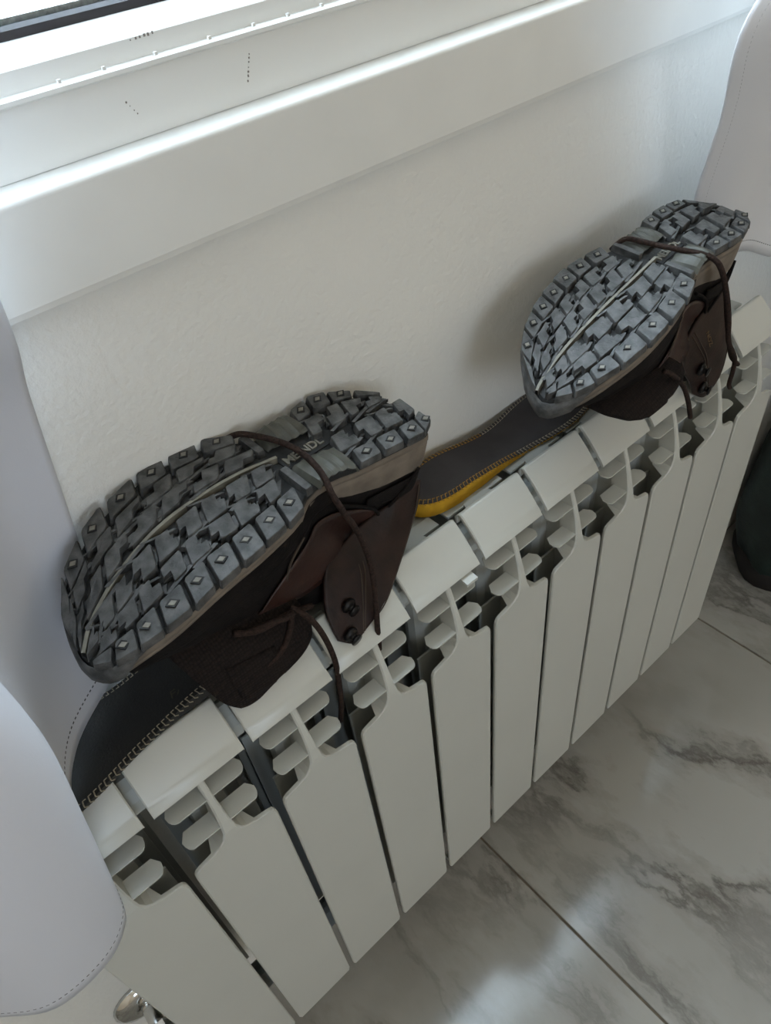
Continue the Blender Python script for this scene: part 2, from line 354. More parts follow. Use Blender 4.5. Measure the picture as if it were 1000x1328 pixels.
def fin_data(zc, x_in, x_out, depth, tilt):
    # horizontal louvre: straight along the stem, rounded inner tip, curling down at the tip
    NX, NY = 12, 6; top = []
    for i in range(NX):
        q = i / (NX - 1); sx = 1 - (1 - q) ** 1.6
        for j in range(NY):
            t = j / (NY - 1)
            x = x_out + (x_in - x_out) * sx * (1 - .16 * t)
            ys = YF + (0 if zc < .45 else .0150 * ((zc - .45) / .0625) ** 1.6)
            yfr = ys + .0012 + (.0 if sx < .80 else .009 * (1 - math.sqrt(max(0, 1 - ((sx - .80) / .20) ** 2))))
            y = yfr + (ys + depth - yfr) * t
            top.append((x, y, zc + tilt * t))
    n = len(top); th = .0014
    v = top + [(x, y, z - th) for x, y, z in top]
    f = gridfaces(NX, NY); f = [q[::-1] for q in f] + [tuple(a + n for a in q) for q in f]
    edge = [i * NY for i in range(NX)] + [(NX - 1) * NY + j for j in range(1, NY)] + [i * NY + NY - 1 for i in range(NX - 2, -1, -1)] + [j for j in range(NY - 2, 0, -1)]
    k = len(edge); f += [(edge[i], edge[(i + 1) % k], edge[(i + 1) % k] + n, edge[i] + n) for i in range(k)]
    return meshdata('louvre_fin', v, f, 'enamel')
def core_data():
    mb = MB()
    c = [(.017 * math.cos(t), -.072 + .014 * math.sin(t)) for t in np.linspace(0, 2 * math.pi, 13)[:-1]]
    n = 12
    mb.add([(x, y, .012) for x, y in c] + [(x, y, .530) for x, y in c], [(i, (i + 1) % n, n + (i + 1) % n, n + i) for i in range(n)] + [tuple(range(n))[::-1], tuple(range(n, 2 * n))])
    # web from tube to the panel, leaning back at the top
    mb.prism([(-.083, .008), (-.1216, .008), (-.1216, .450), (-.1165, .480), (-.109, .514), (-.083, .520)], -.0016, .0016)
    mb.prism([(-.061, .008), (-.061, .520), (-.038, .520), (-.038, .008)], -.0015, .0015)
    # header hubs (front to back these join the sections)
    for z in (.040, .498):
        h = [(-.070 + .016 * math.cos(t), z - .004 + .016 * math.sin(t)) for t in np.linspace(0, 2 * math.pi, 17)[:-1]]
        mb.prism(h, -.0399, .0399)
    # side fins parallel to the panel
    for y in (-.098, -.050):
        mb.box(-.030, .030, y, y + .0018, .03, .425)
    # bottom foot behind the panel
    mb.box(-.034, .034, -.1214, -.112, .0025, .010)
    # recessed strip between neighbouring caps
    mb.prism([(-.0760, .508), (-.0760, .5260), (-.0805, .5265), (-.0875, .5205), (-.0935, .5135), (-.0970, .5060), (-.0945, .5050), (-.0875, .510)], -.0400, -.0355)
    mb.prism([(-.0760, .508), (-.0760, .5260), (-.0805, .5265), (-.0875, .5205), (-.0935, .5135), (-.0970, .5060), (-.0945, .5050), (-.0875, .510)], .0355, .0400)
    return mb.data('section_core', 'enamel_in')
def rear_data():
    mb = MB()
    mb.prism([(-.0310, .004), (-.0310, .512), (-.0330, .520), (-.0520, .5285), (-.0655, .5285), (-.0655, .5262), (-.0525, .5262), (-.0345, .5180), (-.0335, .004)], -.0345, .0345)
    mb.prism([(-.0785, .520), (-.0785, .533), (-.0655, .526), (-.0655, .520)], -.0012, .0012)
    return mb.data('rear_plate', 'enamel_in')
D_panel, D_cap, D_core, D_rear = panel_data(), cap_data(), core_data(), rear_data()
FINS = []
for sgn in (-1, 1):
    FINS.append(fin_data(.4945, sgn * .0312, sgn * .0020, .0185, .000))
    FINS.append(fin_data(.4650, sgn * .0312, sgn * .0040, .0170, .000))
for k in range(NSEC):
    off = Matrix.Translation(((k + .5) * PITCH, 0, 0))
    s = link('radiator_section', D_core, rad); s.matrix_local = RM @ off
    for nm, dt in (('front_panel', D_panel), ('top_cap', D_cap), ('rear_plate', D_rear)) + tuple(('louvre_fin', q) for q in FINS):
        link(nm, dt, s)
# end plugs and bleed valve are parts of the radiator
def place(o): o.matrix_local = RM
m = MB()
h = [(-.072 + .019 * math.cos(t), .040 + .019 * math.sin(t)) for t in np.linspace(0, 2 * math.pi, 13)[:-1]]
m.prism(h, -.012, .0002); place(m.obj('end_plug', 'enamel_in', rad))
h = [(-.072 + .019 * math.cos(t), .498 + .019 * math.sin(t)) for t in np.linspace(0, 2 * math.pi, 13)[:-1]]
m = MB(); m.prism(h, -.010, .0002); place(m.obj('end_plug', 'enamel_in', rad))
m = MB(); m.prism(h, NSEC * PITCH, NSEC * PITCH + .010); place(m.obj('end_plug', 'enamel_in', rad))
# little clip peeking from one louvre
m = MB(); m.prism([(-.1185, .5055), (-.1185, .5085), (-.1020, .5105), (-.1020, .5075)], .3745, .3870); place(m.obj('bracket_hook', 'enamel', rad))
m = MB(); m.prism([(-.1185, .5055), (-.1185, .5085), (-.1020, .5105), (-.1020, .5075)], .6960, .7070); place(m.obj('bracket_hook', 'enamel', rad))
# chrome pipe with its wall rosette, low at the left end
v = tag(empty('radiator_pipe', Matrix.Translation((-.035, 0, .04))), 'chrome supply pipe and wall rosette low at the near end of the radiator', 'pipe')
m = MB(); N = 24; prof = [(.000, .034), (-.004, .034), (-.010, .028), (-.013, .018), (-.013, .011), (.000, .011)]
vv = []; ff = []
for i in range(N):
    a = 2 * math.pi * i / N
    for y, r in prof: vv.append((r * math.cos(a), y, .012 + r * math.sin(a)))
k = len(prof); ff = [(i * k + j, i * k + (j + 1) % k, ((i + 1) % N) * k + (j + 1) % k, ((i + 1) % N) * k + j) for i in range(N) for j in range(k)]
obj('rosette', vv, ff, 'chrome', v, True)
m = MB(); m.tube(spline([(0, -.002, .012), (0, -.03, .012), (0, -.055, .006), (.003, -.068, 0), (.012, -.072, 0), (.0225, -.072, 0)], 6), .0085, 12); m.obj('pipe', 'chrome', v, True)
m = MB(); m.tube([(0, -.036, .011), (0, -.05, .007)], .0135, 6); m.obj('union_nut', 'chrome', v)

# ================================================================== BOOTS
def rod3(a, ax):
    return np.array(Matrix.Rotation(a, 3, ax))
def boot_matrix(rx, ry, rz, t):
    B0 = np.diag([-1.0, 1.0, -1.0])
    Rm = rod3(rz, 'Z') @ rod3(ry, 'Y') @ rod3(rx, 'X') @ B0
    return Matrix.Translation(t) @ Matrix([list(r) for r in Rm]).to_4x4() @ Matrix.Translation((-.15, 0, 0))
def spring(x): return .024 * np.clip((x - .19) / .11, 0, 1.2) ** 2 + .004 * np.clip((.03 - x) / .03, 0, 1)
class Boot: pass
def smooth_tab(tab):
    P = spline(tab, 8); return P
def make_boot(name, label, mw, room, wall, groove, outR, outW, heelR, heelW, gname, flap, hooks, levtop, tongk=1.0):
    T = tag(empty(name, mw), label, 'boot', gname)
    room = smooth_tab(room); wall = smooth_tab(wall); groove = smooth_tab(groove)
    fm = lambda x: np.interp(x, room[:, 0], room[:, 1]); fl_ = lambda x: np.interp(x, wall[:, 0], wall[:, 1]); fg = lambda x: np.interp(x, groove[:, 0], groove[:, 1])
    x0 = min(room[0, 0], wall[0, 0]); x1 = max(room[-1, 0], wall[-1, 0])
    NS = 44
    tt = (1 - np.cos(np.linspace(0, math.pi, NS))) / 2
    lx = x0 + (x1 - x0) * tt
    ring0 = [(x, fm(x)) for x in lx] + [(x, fl_(x)) for x in lx[::-1][1:-1]]
    ring0 = np.array(ring0)
    cen = np.array([.15, .005])
    NR = len(ring0)
    # signed inset of the outline (towards the inside) using normals
    tan = np.roll(ring0, -1, 0) - np.roll(ring0, 1, 0); tan /= np.linalg.norm(tan, axis=1)[:, None] + 1e-9
    nrm = np.stack([-tan[:, 1], tan[:, 0]], 1)           # inward for this direction
    if ((cen - ring0) * nrm).sum() < 0: nrm = -nrm
    for _ in range(4): nrm = (np.roll(nrm, 1, 0) + nrm * 2 + np.roll(nrm, -1, 0)) / 4
    nrm /= np.linalg.norm(nrm, axis=1)[:, None]
    def ring(inset, z, zs=1.0, waist=0.0):
        P = ring0 + nrm * inset
        return np.column_stack([P, (z(P[:, 0]) if callable(z) else np.full(NR, z)) + zs * spring(P[:, 0])])
    def loft(rings, name, mm, parent, capA=True, capB=True, smooth=True):
        V = np.concatenate(rings); n = NR
        F = gridfaces(len(rings), n, True)
        def cap(b):
            # strip cap between the room side and the wall side
            out = []
            for i in range(NS - 1):
                a, c = b + i, b + i + 1
                d = b + (n - i) % n; e = b + (n - i - 1) % n
                if i == 0: out.append((a, c, e))
                elif i == NS - 2: out.append((a, c, d))
                else: out.append((a, c, e, d))
            return out
        if capA: F += cap(0)
        if capB: F += [q[::-1] for q in cap((len(rings) - 1) * n)]
        o = obj(name, V, F, mm, parent, False)
        return o
    top_z = lambda x: .0235 + .0225 * np.clip((.145 - x) / .09, 0, 1)         # midsole top line: higher at the heel
    # --- outsole base
    base = loft([ring(.006, .0066), ring(.0030, .0058), ring(.0020, .0085), ring(.0018, .0120)], 'outsole', 'rubber_base', T)
    base['label'] = 'dark grey rubber outsole with blocky worn lugs'
    # --- midsole with moulded layers
    mid = loft([ring(.0020, .0112), ring(.0008, .0128), ring(.0006, .0158), ring(.0020, .0165), ring(.0010, .0180), ring(.0014, lambda x: .6 * .018 + .4 * top_z(x)), ring(.0024, lambda x: .2 * .018 + .8 * top_z(x)), ring(.0046, lambda x: top_z(x) + .0006)], 'midsole', 'midsole', T)
    smooth_all(mid); mid['label'] = 'scuffed taupe foam midsole band'
    # --- upper : stacked outlines that shrink back towards the ankle
    lev = np.array([  # z, front, rear, width factor
        (.0165, x1 - .010, x0 + .007, .88), (.026, x1 - .009, x0 + .006, .905), (.038, x1 - .012, x0 + .005, .91), (.050, x1 - .023, x0 + .004, .885),
        (.060, x1 - .040, x0 + .005, .85), (.069, x1 - .063, x0 + .006, .81), (.078, x1 - .088, x0 + .006, .79)] + [(a_, x1 - b_, x0 + c_, d_) for a_, b_, c_, d_ in levtop])
    ztop = levtop[-1][0]
    zs = np.linspace(.0165, ztop, 32)
    S = [np.interp(zs, lev[:, 0], lev[:, k]) for k in range(4)]
    for _ in range(2): S = [S[0]] + [np.concatenate([[s[0]], (s[:-2] + 2 * s[1:-1] + s[2:]) / 4, [s[-1]]]) for s in S[1:]]
    mx = [np.interp(lx, room[:, 0], room[:, 1]), 0]
    def usurf(x, z, side):
        # half outline of the upper at height z ; side -1 room, +1 wall
        fr = np.interp(z, zs, S[1]); re = np.interp(z, zs, S[2]); k = np.interp(z, zs, S[3])
        u = np.clip((x - re) / (fr - re), 0, 1); xm = x0 + (x1 - x0) * u
        e = fm(xm) if side < 0 else fl_(xm)
        # heel region keeps its heel width while the slice shrinks
        return e * k
    def spring_u(x, z): return spring(x) * np.clip(1 - (z - .0165) / .05, 0, 1)
    rings = []
    for i, z in enumerate(zs):
        fr, re = S[1][i], S[2][i]
        X = re + (fr - re) * tt
        a = [(x, usurf(x, z, -1)) for x in X]; b = [(x, usurf(x, z, 1)) for x in X[::-1][1:-1]]
        rr = np.array(a + b)
        # creases of a worn boot
        cr = .0012 * np.sin(rr[:, 0] * 210 + z * 160) * np.clip((z - .035) / .03, 0, 1) * np.clip((rr[:, 0] - .1) / .05, 0, 1)
        rings.append(np.column_stack([rr, z + spring_u(rr[:, 0], z) + cr]))
    V = np.concatenate(rings); F = gridfaces(len(rings), NR, True)
    F = F + [tuple(range(NR))]
    up = obj('upper', V, F, 'suede', T, True); up['label'] = 'black nubuck upper with toe box'
    inn = obj('lining', np.concatenate([r * np.array([.97, .94, 1]) + np.array([.003, 0, 0]) for r in rings[12:]]), [q[::-1] for q in gridfaces(len(rings) - 12, NR, True)], 'lining', T, True)
    # --- panels laid over the room side of the upper
    def patch(name, xa, xb, lo, hi, mm, off=.0012, n=26, k=10, parent=T, th=.0012, side=-1, flare=None):
        v = []
        for i in range(n):
            x = xa + (xb - xa) * i / (n - 1)
            for j in range(k):
                z = lo(x) + (hi(x) - lo(x)) * j / (k - 1)
                y = usurf(x, min(z, ztop), side) + side * off
                if flare: y += flare(x, z)
                v.append((x, y, z + spring_u(x, z)))
        f = gridfaces(n, k)
        if side < 0: f = [q[::-1] for q in f]
        o = obj(name, v, f, mm, parent, True); solid(o, th, 0); return o
    rnd = patch('toe_rand', .10, x1 - .013, lambda x: .017, lambda x: .031 + .010 * math.sin(math.pi * np.clip((x - .10) / .2, 0, 1)), 'suede', .0016)
    sp_ = patch('side_panel', .058, .182, lambda x: .043 + .030 * ((x - .115) / .062) ** 2 + .018 * np.clip((x - .15) / .03, 0, 1) ** 2 * 0, lambda x: .078 + .020 * math.cos((x - .10) / .082 * 1.45) - .0 * x, 'leather', .0022)
    sp_['label'] = 'glossy brown leather side panel'
    hc = patch('heel_counter', x0 + .012, .070, lambda x: .047, lambda x: .078 - .35 * (x - .01), 'suede', .0022)
    FC = np.array([[[c[0], (float(usurf(max(c[0], x0 + .010), c[2], -1)) - .0016 if c[1] is None else c[1]), c[2]] for c in col] for col in flap], float)
    a_ = np.array([spline(c, 6) for c in FC]); g_ = np.array([spline(a_[:, j], 6) for j in range(a_.shape[1])])   # rows (down) x cols (rear to front)
    cf = obj('collar_flap', g_.reshape(-1, 3), [q[::-1] for q in gridfaces(*g_.shape[:2])], 'leather_d', T, True); solid(cf, .0034, 0)
    cf['label'] = 'brown leather ankle flap with speed hooks'
    def fpt(u, v, off):          # u rear..front, v top..bottom
        i = min(max(v, 0), 1) * (g_.shape[0] - 1); j = min(max(u, 0), 1) * (g_.shape[1] - 1)
        i0, j0 = min(int(i), g_.shape[0] - 2), min(int(j), g_.shape[1] - 2); di, dj = i - i0, j - j0
        P = (g_[i0, j0] * (1 - di) + g_[i0 + 1, j0] * di) * (1 - dj) + (g_[i0, j0 + 1] * (1 - di) + g_[i0 + 1, j0 + 1] * di) * dj
        return P + np.array([0, -off, 0])
    surf = fpt
    def surf0(x, z, off): return np.array([x, usurf(x, min(z, ztop), -1) - off, z + spring_u(x, z)])
    # speed hooks
    for hx, hz in hooks:
        c = surf(hx, hz, .0045); mb = MB()
        N = 14
        prof = [(.0, -.003), (.0062, -.003), (.0066, -.0008), (.0050, .0012), (.0030, .0016), (.0026, .0040), (.0052, .0048), (.0050, .0060), (.0, .0064)]
        vv = []
        for i in range(N):
            a = 2 * math.pi * i / N
            for r, h in prof: vv.append((c[0] + r * math.cos(a), c[1] - h, c[2] + r * math.sin(a)))
        k = len(prof); mb.add(vv, [(i * k + j, i * k + j + 1, ((i + 1) % N) * k + j + 1, ((i + 1) % N) * k + j) for i in range(N) for j in range(k - 1)])
        mb.obj('lace_hook', 'hook', cf, True)
    # seams and welts
    def seam(pts, r, nm, mm, off=.0030, fn=surf0):
        P = spline([fn(x, z, off) for x, z in pts], 6); return MB().tube(P, r, 6).obj(nm, mm, T, True)
    seam([(.022, .040), (.034, .058), (.046, .076), (.050, .090)], .0014, 'seam', 'suede', .0034)
    seam([(.096, .036), (.076, .050), (.060, .066), (.052, .082)], .0016, 'seam', 'suede', .0036)
    seam([(.135, .034), (.150, .045), (.155, .060)], .0009, 'seam', 'thread')
    seam([(.70, .05), (.66, .35), (.62, .65), (.58, .95)], .0006, 'stitch_line', 'thread', .0022, surf)
    seam([(.66, .05), (.62, .35), (.58, .65), (.54, .95)], .0006, 'stitch_line', 'thread', .0022, surf)
    seam([(.04, .05), (.05, .35), (.06, .65), (.10, .93), (.3, .95)], .0006, 'stitch_line', 'thread', .0022, surf)
    # --- tongue folded out over the radiator top, room side
    rows = [[(.250, -.020, .048), (.225, -.022, .058), (.20, -.022, .066), (.175, -.026, .075), (.150, -.030, .086)],
            [(.246, -.036, .066), (.223, -.040, .074), (.20, -.042, .080), (.175, -.044, .088), (.148, -.048, .098)],
            [(.238, -.046, .090), (.220, -.050, .096), (.20, -.053, .100), (.178, -.055, .104), (.152, -.057, .110)],
            [(.230, -.053, .112), (.217, -.056, .117), (.203, -.058, .118), (.184, -.060, .117), (.165, -.061, .117)],
            [(.220, -.057, .128), (.213, -.058, .131), (.205, -.0595, .130), (.196, -.060, .126), (.186, -.0605, .122)]]
    fine = []
    rr = [spline([(x, y, .062 + (z - .062) * tongk) for x, y, z in r], 4) for r in rows]
    for j in range(len(rr[0])): fine.append(spline([r[j] for r in rr], 4))
    fine = np.array(fine).transpose(1, 0, 2)
    o = obj('tongue', fine.reshape(-1, 3), gridfaces(fine.shape[0], fine.shape[1]), 'mesh', T, True); solid(o, .005, 0)
    o['label'] = 'dark brown woven mesh tongue'
    pt = fine[6:14, 4:12]; o2 = obj('tongue_patch', (pt + np.array([0, -.0036, .001])).reshape(-1, 3), gridfaces(pt.shape[0], pt.shape[1]), 'mesh', o, True); solid(o2, .0012, 0)
    # --- tread
    def lug(poly, drop=0.0, h=.0062, nm='lug', step=False):
        P = np.array(poly); c = P.mean(0); v = []
        rings_ = ((1.07, h + drop), (1.0, .0014 + drop), (.965, .0003 + drop), (.92, drop))
        # round the corners a little: subdivide edges and pull corners in
        Q = []
        n0 = len(P)
        for i in range(n0):
            a, b, d = P[i - 1], P[i], P[(i + 1) % n0]
            Q.append(b + (a - b) * .07); Q.append(b + (d - b) * .07)
        Q = np.array(Q); n = len(Q)
        jz = random.uniform(-.0004, .0006); tx, ty = random.uniform(-.03, .03), random.uniform(-.03, .03)
        for s, z in rings_:
            for p_ in Q:
                x, y = c + (p_ - c) * s
                v.append((x, y, z + jz + tx * (x - c[0]) + ty * (y - c[1]) + float(spring(x))))
        f = [(r * n + i, r * n + (i + 1) % n, (r + 1) * n + (i + 1) % n, (r + 1) * n + i) for r in range(3) for i in range(n)] + [tuple(range(3 * n, 4 * n))]
        if step:      # lower wedge shelf leading up to the block and a thin tie rib, as moulded
            b0 = len(v); e = P.max(0) - P.min(0)
            sh = (P - c) * np.array([1.22, .62]) + c + np.array([-.0012, random.uniform(-.1, .1) * e[1]])
            sh = [(min(max(x, x0 + .004), x1 - .006), min(max(y, fm(min(x, x1 - .006)) + .002), fl_(min(x, x1 - .006)) - .002)) for x, y in sh]
            m_ = len(sh)
            for z in (h, .0030): v += [(x, y, z + float(spring(x)) + .0008 * random.random()) for x, y in sh]
            f += [(b0 + i, b0 + (i + 1) % m_, b0 + m_ + (i + 1) % m_, b0 + m_ + i) for i in range(m_)] + [tuple(range(b0 + m_, b0 + 2 * m_))]
            inside = lambda pts: [(min(x, x1 - .012), min(max(y, fm(min(x, x1 - .012)) + .004), fl_(min(x, x1 - .012)) - .004)) for x, y in pts]
            b1 = len(v); sg = 1 if random.random() < .5 else -1
            p0 = c + np.array([-.5 * e[0], .30 * sg * e[1]]); p1 = c + np.array([.62 * e[0], .62 * sg * e[1]]); w_ = np.array([.0008, .0010])
            rb = [p0 - w_, p1 - w_, p1 + w_, p0 + w_]
            for z in (h, .0012): v += [(x, y, z + float(spring(x))) for x, y in inside(rb)]
            f += [(b1 + i, b1 + (i + 1) % 4, b1 + 4 + (i + 1) % 4, b1 + 4 + i) for i in range(4)] + [tuple(range(b1 + 4, b1 + 8))]
        f = [q[::-1] for q in f]
        return obj(nm, v, f, 'rubber', base)
    def stud(x, y, ang=0.0):
        z = float(spring(x)) - .0007; mb = []
        ca, sa = math.cos(ang), math.sin(ang)
        def dia(a, b, dz): return [(x + ca * p - sa * q, y + sa * p + ca * q, z + dz) for p, q in ((a, 0), (0, b), (-a, 0), (0, -b))]
        v = dia(.0046, .0036, .0010) + dia(.0044, .0034, 0) + dia(.0028, .0020, .0002) + dia(.0027, .0019, -.0002)
        f = []
        for r in range(3): f += [(r * 4 + i, r * 4 + (i + 1) % 4, r * 4 + 4 + (i + 1) % 4, r * 4 + 4 + i) for i in range(4)]
        f.append((12, 13, 14, 15))
        o = obj('tread_stud', v, [q[::-1] for q in f], ['stud_out', 'stud_in'], base)
        for q in list(o.data.polygons)[8:]: q.material_index = 1
    def yat(x, fr, side):
        g = fg(x); e = fm(x) if side < 0 else fl_(x)
        return g + (e - g) * fr
    def rowlugs(centers, f0, f1, side, skew, notch, grow=.88, clipx=None):
        cs = sorted(centers)
        for i, c in enumerate(cs):
            pp = (cs[i + 1] - c) if i + 1 < len(cs) else (c - cs[i - 1])
            pm = (c - cs[i - 1]) if i > 0 else pp
            a, b = c - pm / 2 * grow, c + pp / 2 * grow
            j = lambda: random.uniform(-.0007, .0007)
            q = []
            def pt(x, fr): x = max(min(x, x1 - .003), x0 + .0015); return (x + j(), yat(x, fr, side) + j())
            fm_ = (f0 + f1) / 2
            if notch == 0:
                q = [pt(a - skew, f0), pt(a + skew, f1), pt(b + skew, f1), pt(b - skew, f0)]
            else:              # interlocking L-shaped block
                sk = lambda x, fr: pt(x + skew * (2 * (fr - f0) / (f1 - f0) - 1), fr)
                nt_ = (b - a) * random.uniform(.26, .38); fn = f0 + (f1 - f0) * random.uniform(.45, .6)
                if (notch + i) % 2: q = [sk(a, f0), sk(a, f1), sk(b - nt_, f1), sk(b - nt_, fn), sk(b, fn), sk(b, f0)]
                else: q = [sk(a + nt_, f0), sk(a + nt_, fn), sk(a, fn), sk(a, f1), sk(b, f1), sk(b, f0)]
            if (side < 0): q = q[::-1]
            if abs((fm(c) if side < 0 else fl_(c)) - fg(c)) < .012: continue
            lug(q, step=(notch > 0))
    # room-side forefoot rows
    inR = [c - .004 for c in outR]
    rowlugs(outR, .70, 1.035, -1, .0030, 0, .86)
    rowlugs([c + .004 for c in outR], .40, .66, -1, .0030, 1, .86)
    rowlugs([c - .004 for c in outR], .09, .37, -1, .0040, 2, .86)
    rowlugs(outW, .70, 1.035, 1, -.0030, 0, .84)
    mW = [c + .005 for c in outW]
    rowlugs(mW, .40, .66, 1, -.0035, 1, .84)
    rowlugs([c - .003 for c in mW], .08, .37, 1, -.0045, 2, .84)
    for c in outR:
        if c < .286: stud(c, yat(c, .84, -1), .25)
    for c in outW:
        if c < .280: stud(c, yat(c, .86, 1), -.25)
    # rubber toe bumper wrapping up over the midsole
    sel = [i for i in range(NR) if ring0[i, 0] > x1 - .034]
    rb_ = [ring(.0012, .0075), ring(-.0008, .0085), ring(-.0012, .0150), ring(-.0002, .0215), ring(.0040, .0225)]
    v = []
    for r_ in rb_:
        for q_, i in enumerate(sel):
            e_ = min(q_, len(sel) - 1 - q_) / 3.0; w_ = min(1, e_); P_ = r_[i].copy(); P_[2] = r_[i][2] * w_ + rb_[0][i][2] * (1 - w_) + .0; v.append(P_)
    o = obj('toe_bumper', v, gridfaces(len(rb_), len(sel)), 'rubber', T, True); o['label'] = 'grey rubber toe bumper'
    # heel rows
    rowlugs(heelR, .66, 1.03, -1, .0022, 0, .86)
    rowlugs([c + .002 for c in heelR], .10, .58, -1, .0030, 1, .84)
    rowlugs(heelW, .66, 1.03, 1, -.0022, 0, .86)
    rowlugs([c + .002 for c in heelW], .10, .58, 1, -.0030, 1, .84)
    for c in heelR: stud(c, yat(c, .84, -1), .2)
    for c in heelW[1:]: stud(c, yat(c, .84, 1), -.2)
    # tan centre line sunk between the rows
    gx = np.linspace(.118, x1 - .003, 40); v = []
    for x in gx:
        y = fg(x); dx = .002; t = np.array([2 * dx, fg(x + dx) - fg(x - dx)]); t /= np.linalg.norm(t); nn = np.array([-t[1], t[0]])
        w = .0016
        for s, z in ((-w, .0064), (-w * .7, .0016), (w * .7, .0016), (w, .0064)): v.append((x + nn[0] * s, y + nn[1] * s, z + float(spring(x))))
    obj('flex_line', v, [q[::-1] for q in gridfaces(len(gx), 4)], 'groove', base)
    # arch: ribbed pads on both sides and the raised name
    for side in (-1, 1):
        v = []; na, nb = 15, 9
        for i in range(na):
            x = .083 + .030 * i / (na - 1)
            for k in range(nb):
                fr = .36 + .70 * k / (nb - 1)
                u = i / (na - 1) * 2 - 1; w = k / (nb - 1)
                x_ = .0985 + u * .0175 * (1 - .15 * w * w)
                z = .0060 - .0062 * (1 - u ** 4) * math.sin(math.pi * min(w + .12, 1) * .62) ** .6 - (.0011 if i % 3 == 1 else 0) + .010 * max(0, w - .85)
                v.append((x_, yat(x_, fr, side), z))
        f = gridfaces(na, nb)
        if side > 0: f = [q[::-1] for q in f]
        o = obj('arch_pad', v, f, 'pad', base); solid(o, .0015, -1); o['label'] = 'ribbed olive-grey arch pad'
    # raised rib plates across the arch
    for x, w in ((.1225, .0030),):
        lug([(x - w, yat(x, .30, -1)), (x - w, yat(x, .98, -1)), (x + w, yat(x, .98, -1)), (x + w, yat(x, .30, -1))][::-1], .0006)
        lug([(x - w, yat(x, .30, 1)), (x - w, yat(x, .98, 1)), (x + w, yat(x, .98, 1)), (x + w, yat(x, .30, 1))], .0006)
    cu = bpy.data.curves.new('lettering', 'FONT'); cu.body = 'MEINDL'; cu.size = .0098; cu.extrude = .0006; cu.align_x = 'CENTER'; cu.align_y = 'CENTER'; cu.space_character = .98; cu.offset = .0002
    to = bpy.data.objects.new('tmp', cu); COL.objects.link(to); bpy.context.view_layer.update()
    me = bpy.data.meshes.new_from_object(to); bpy.data.objects.remove(to)
    me.materials.clear(); me.materials.append(M['groove'])
    ym = float(fg(.10)) * .7
    A = Matrix(((-1, 0, 0, .0985), (0, 1, 0, ym), (0, 0, -1, .0050), (0, 0, 0, 1)))
    me.transform(A); lt = link('lettering', me, base)
    pl = MB(); pl.box(.0985 - .0195, .0985 + .0195, ym - .0062, ym + .0062, .0056, .0072); pl.obj('name_plate', 'stud_out', base)
    B = Boot(); B.T = T; B.surf = surf; B.surf0 = surf0; B.fm = fm; B.fl = fl_; B.base = base; B.usurf = usurf
    return B
def laces(B, paths, r=.0023):
    for P in paths:
        MB().tube(spline(P, 8), r, 7).obj('lace', 'lace', B.T, True)

def flap_print(B, u, v, size, body):
    a, b, c = B.surf(u, v, .0021), B.surf(u + .02, v, .0021), B.surf(u, v - .05, .0021)
    cu = bpy.data.curves.new('print', 'FONT'); cu.body = body; cu.size = size; cu.extrude = .0002; cu.align_x = 'CENTER'; cu.align_y = 'CENTER'
    to = bpy.data.objects.new('tmp', cu); COL.objects.link(to); bpy.context.view_layer.update()
    me = bpy.data.meshes.new_from_object(to); bpy.data.objects.remove(to); me.materials.clear(); me.materials.append(M['cuff_print'])
    X = Vector(c - a).normalized(); Nn = Vector((0, -1, 0)); Y = Nn.cross(X).normalized(); Nn = X.cross(Y)
    me.transform(Matrix(((X.x, Y.x, Nn.x, a[0]), (X.y, Y.y, Nn.y, a[1]), (X.z, Y.z, Nn.z, a[2]), (0, 0, 0, 1))))
    link('cuff_print', me, B.T)
G = 'pair of brown leather hiking boots drying upside down on the radiator'
room1 = [(.0070, -.020), (.0085, -.033), (.0150, -.0400), (.030, -.0400), (.059, -.0355), (.082, -.0315), (.100, -.0265), (.120, -.0260), (.137, -.034), (.172, -.0400), (.207, -.0425), (.242, -.0440), (.266, -.0405), (.284, -.0350), (.2915, -.0240), (.2925, -.0160)]
wall1 = [(.0070, -.020), (.0090, -.004), (.015, .0100), (.029, .0240), (.044, .0355), (.060, .0415), (.080, .0390), (.098, .0360), (.117, .0400), (.141, .0550), (.181, .0610), (.215, .0560), (.243, .0480), (.266, .0345), (.280, .0210), (.2885, .0020), (.2915, -.0100), (.2925, -.0160)]
gro1 = [(.00, .000), (.05, .001), (.09, .006), (.124, .0125), (.148, .0170), (.179, .0180), (.214, .0150), (.249, .0060), (.274, -.0050), (.285, -.0130), (.294, -.0220)]
B1 = make_boot('hiking_boot', 'brown hiking boot upside down, toe against the left curtain, nearest the camera',
    boot_matrix(.1715, .063, .1083, (.2424, -.0559, .6699)), room1, wall1, gro1,
    [.286, .2725, .257, .239, .220, .201, .181, .160, .141], [.281, .262, .240, .2145, .188, .163, .139],
    [.012, .029, .049, .070], [.024, .040, .057, .074], G,
    [[(.010, None, .066), (.018, -.0400, .088), (.050, -.0560, .104), (.083, -.0705, .120)],
     [(.034, None, .070), (.048, -.0440, .090), (.074, -.0600, .109), (.098, -.0735, .1255)],
     [(.062, None, .078), (.074, -.0460, .094), (.094, -.0610, .113), (.112, -.0750, .1295)],
     [(.090, None, .085), (.100, -.0450, .097), (.112, -.0600, .115), (.124, -.0760, .1330)],
     [(.114, None, .086), (.124, -.0420, .097), (.132, -.0540, .1125), (.134, -.0690, .1270)]],
    ((.80, .60), (.82, .86)), [(.088, .112, .006, .80), (.100, .135, .010, .82), (.110, .146, .018, .85), (.117, .150, .026, .87)])
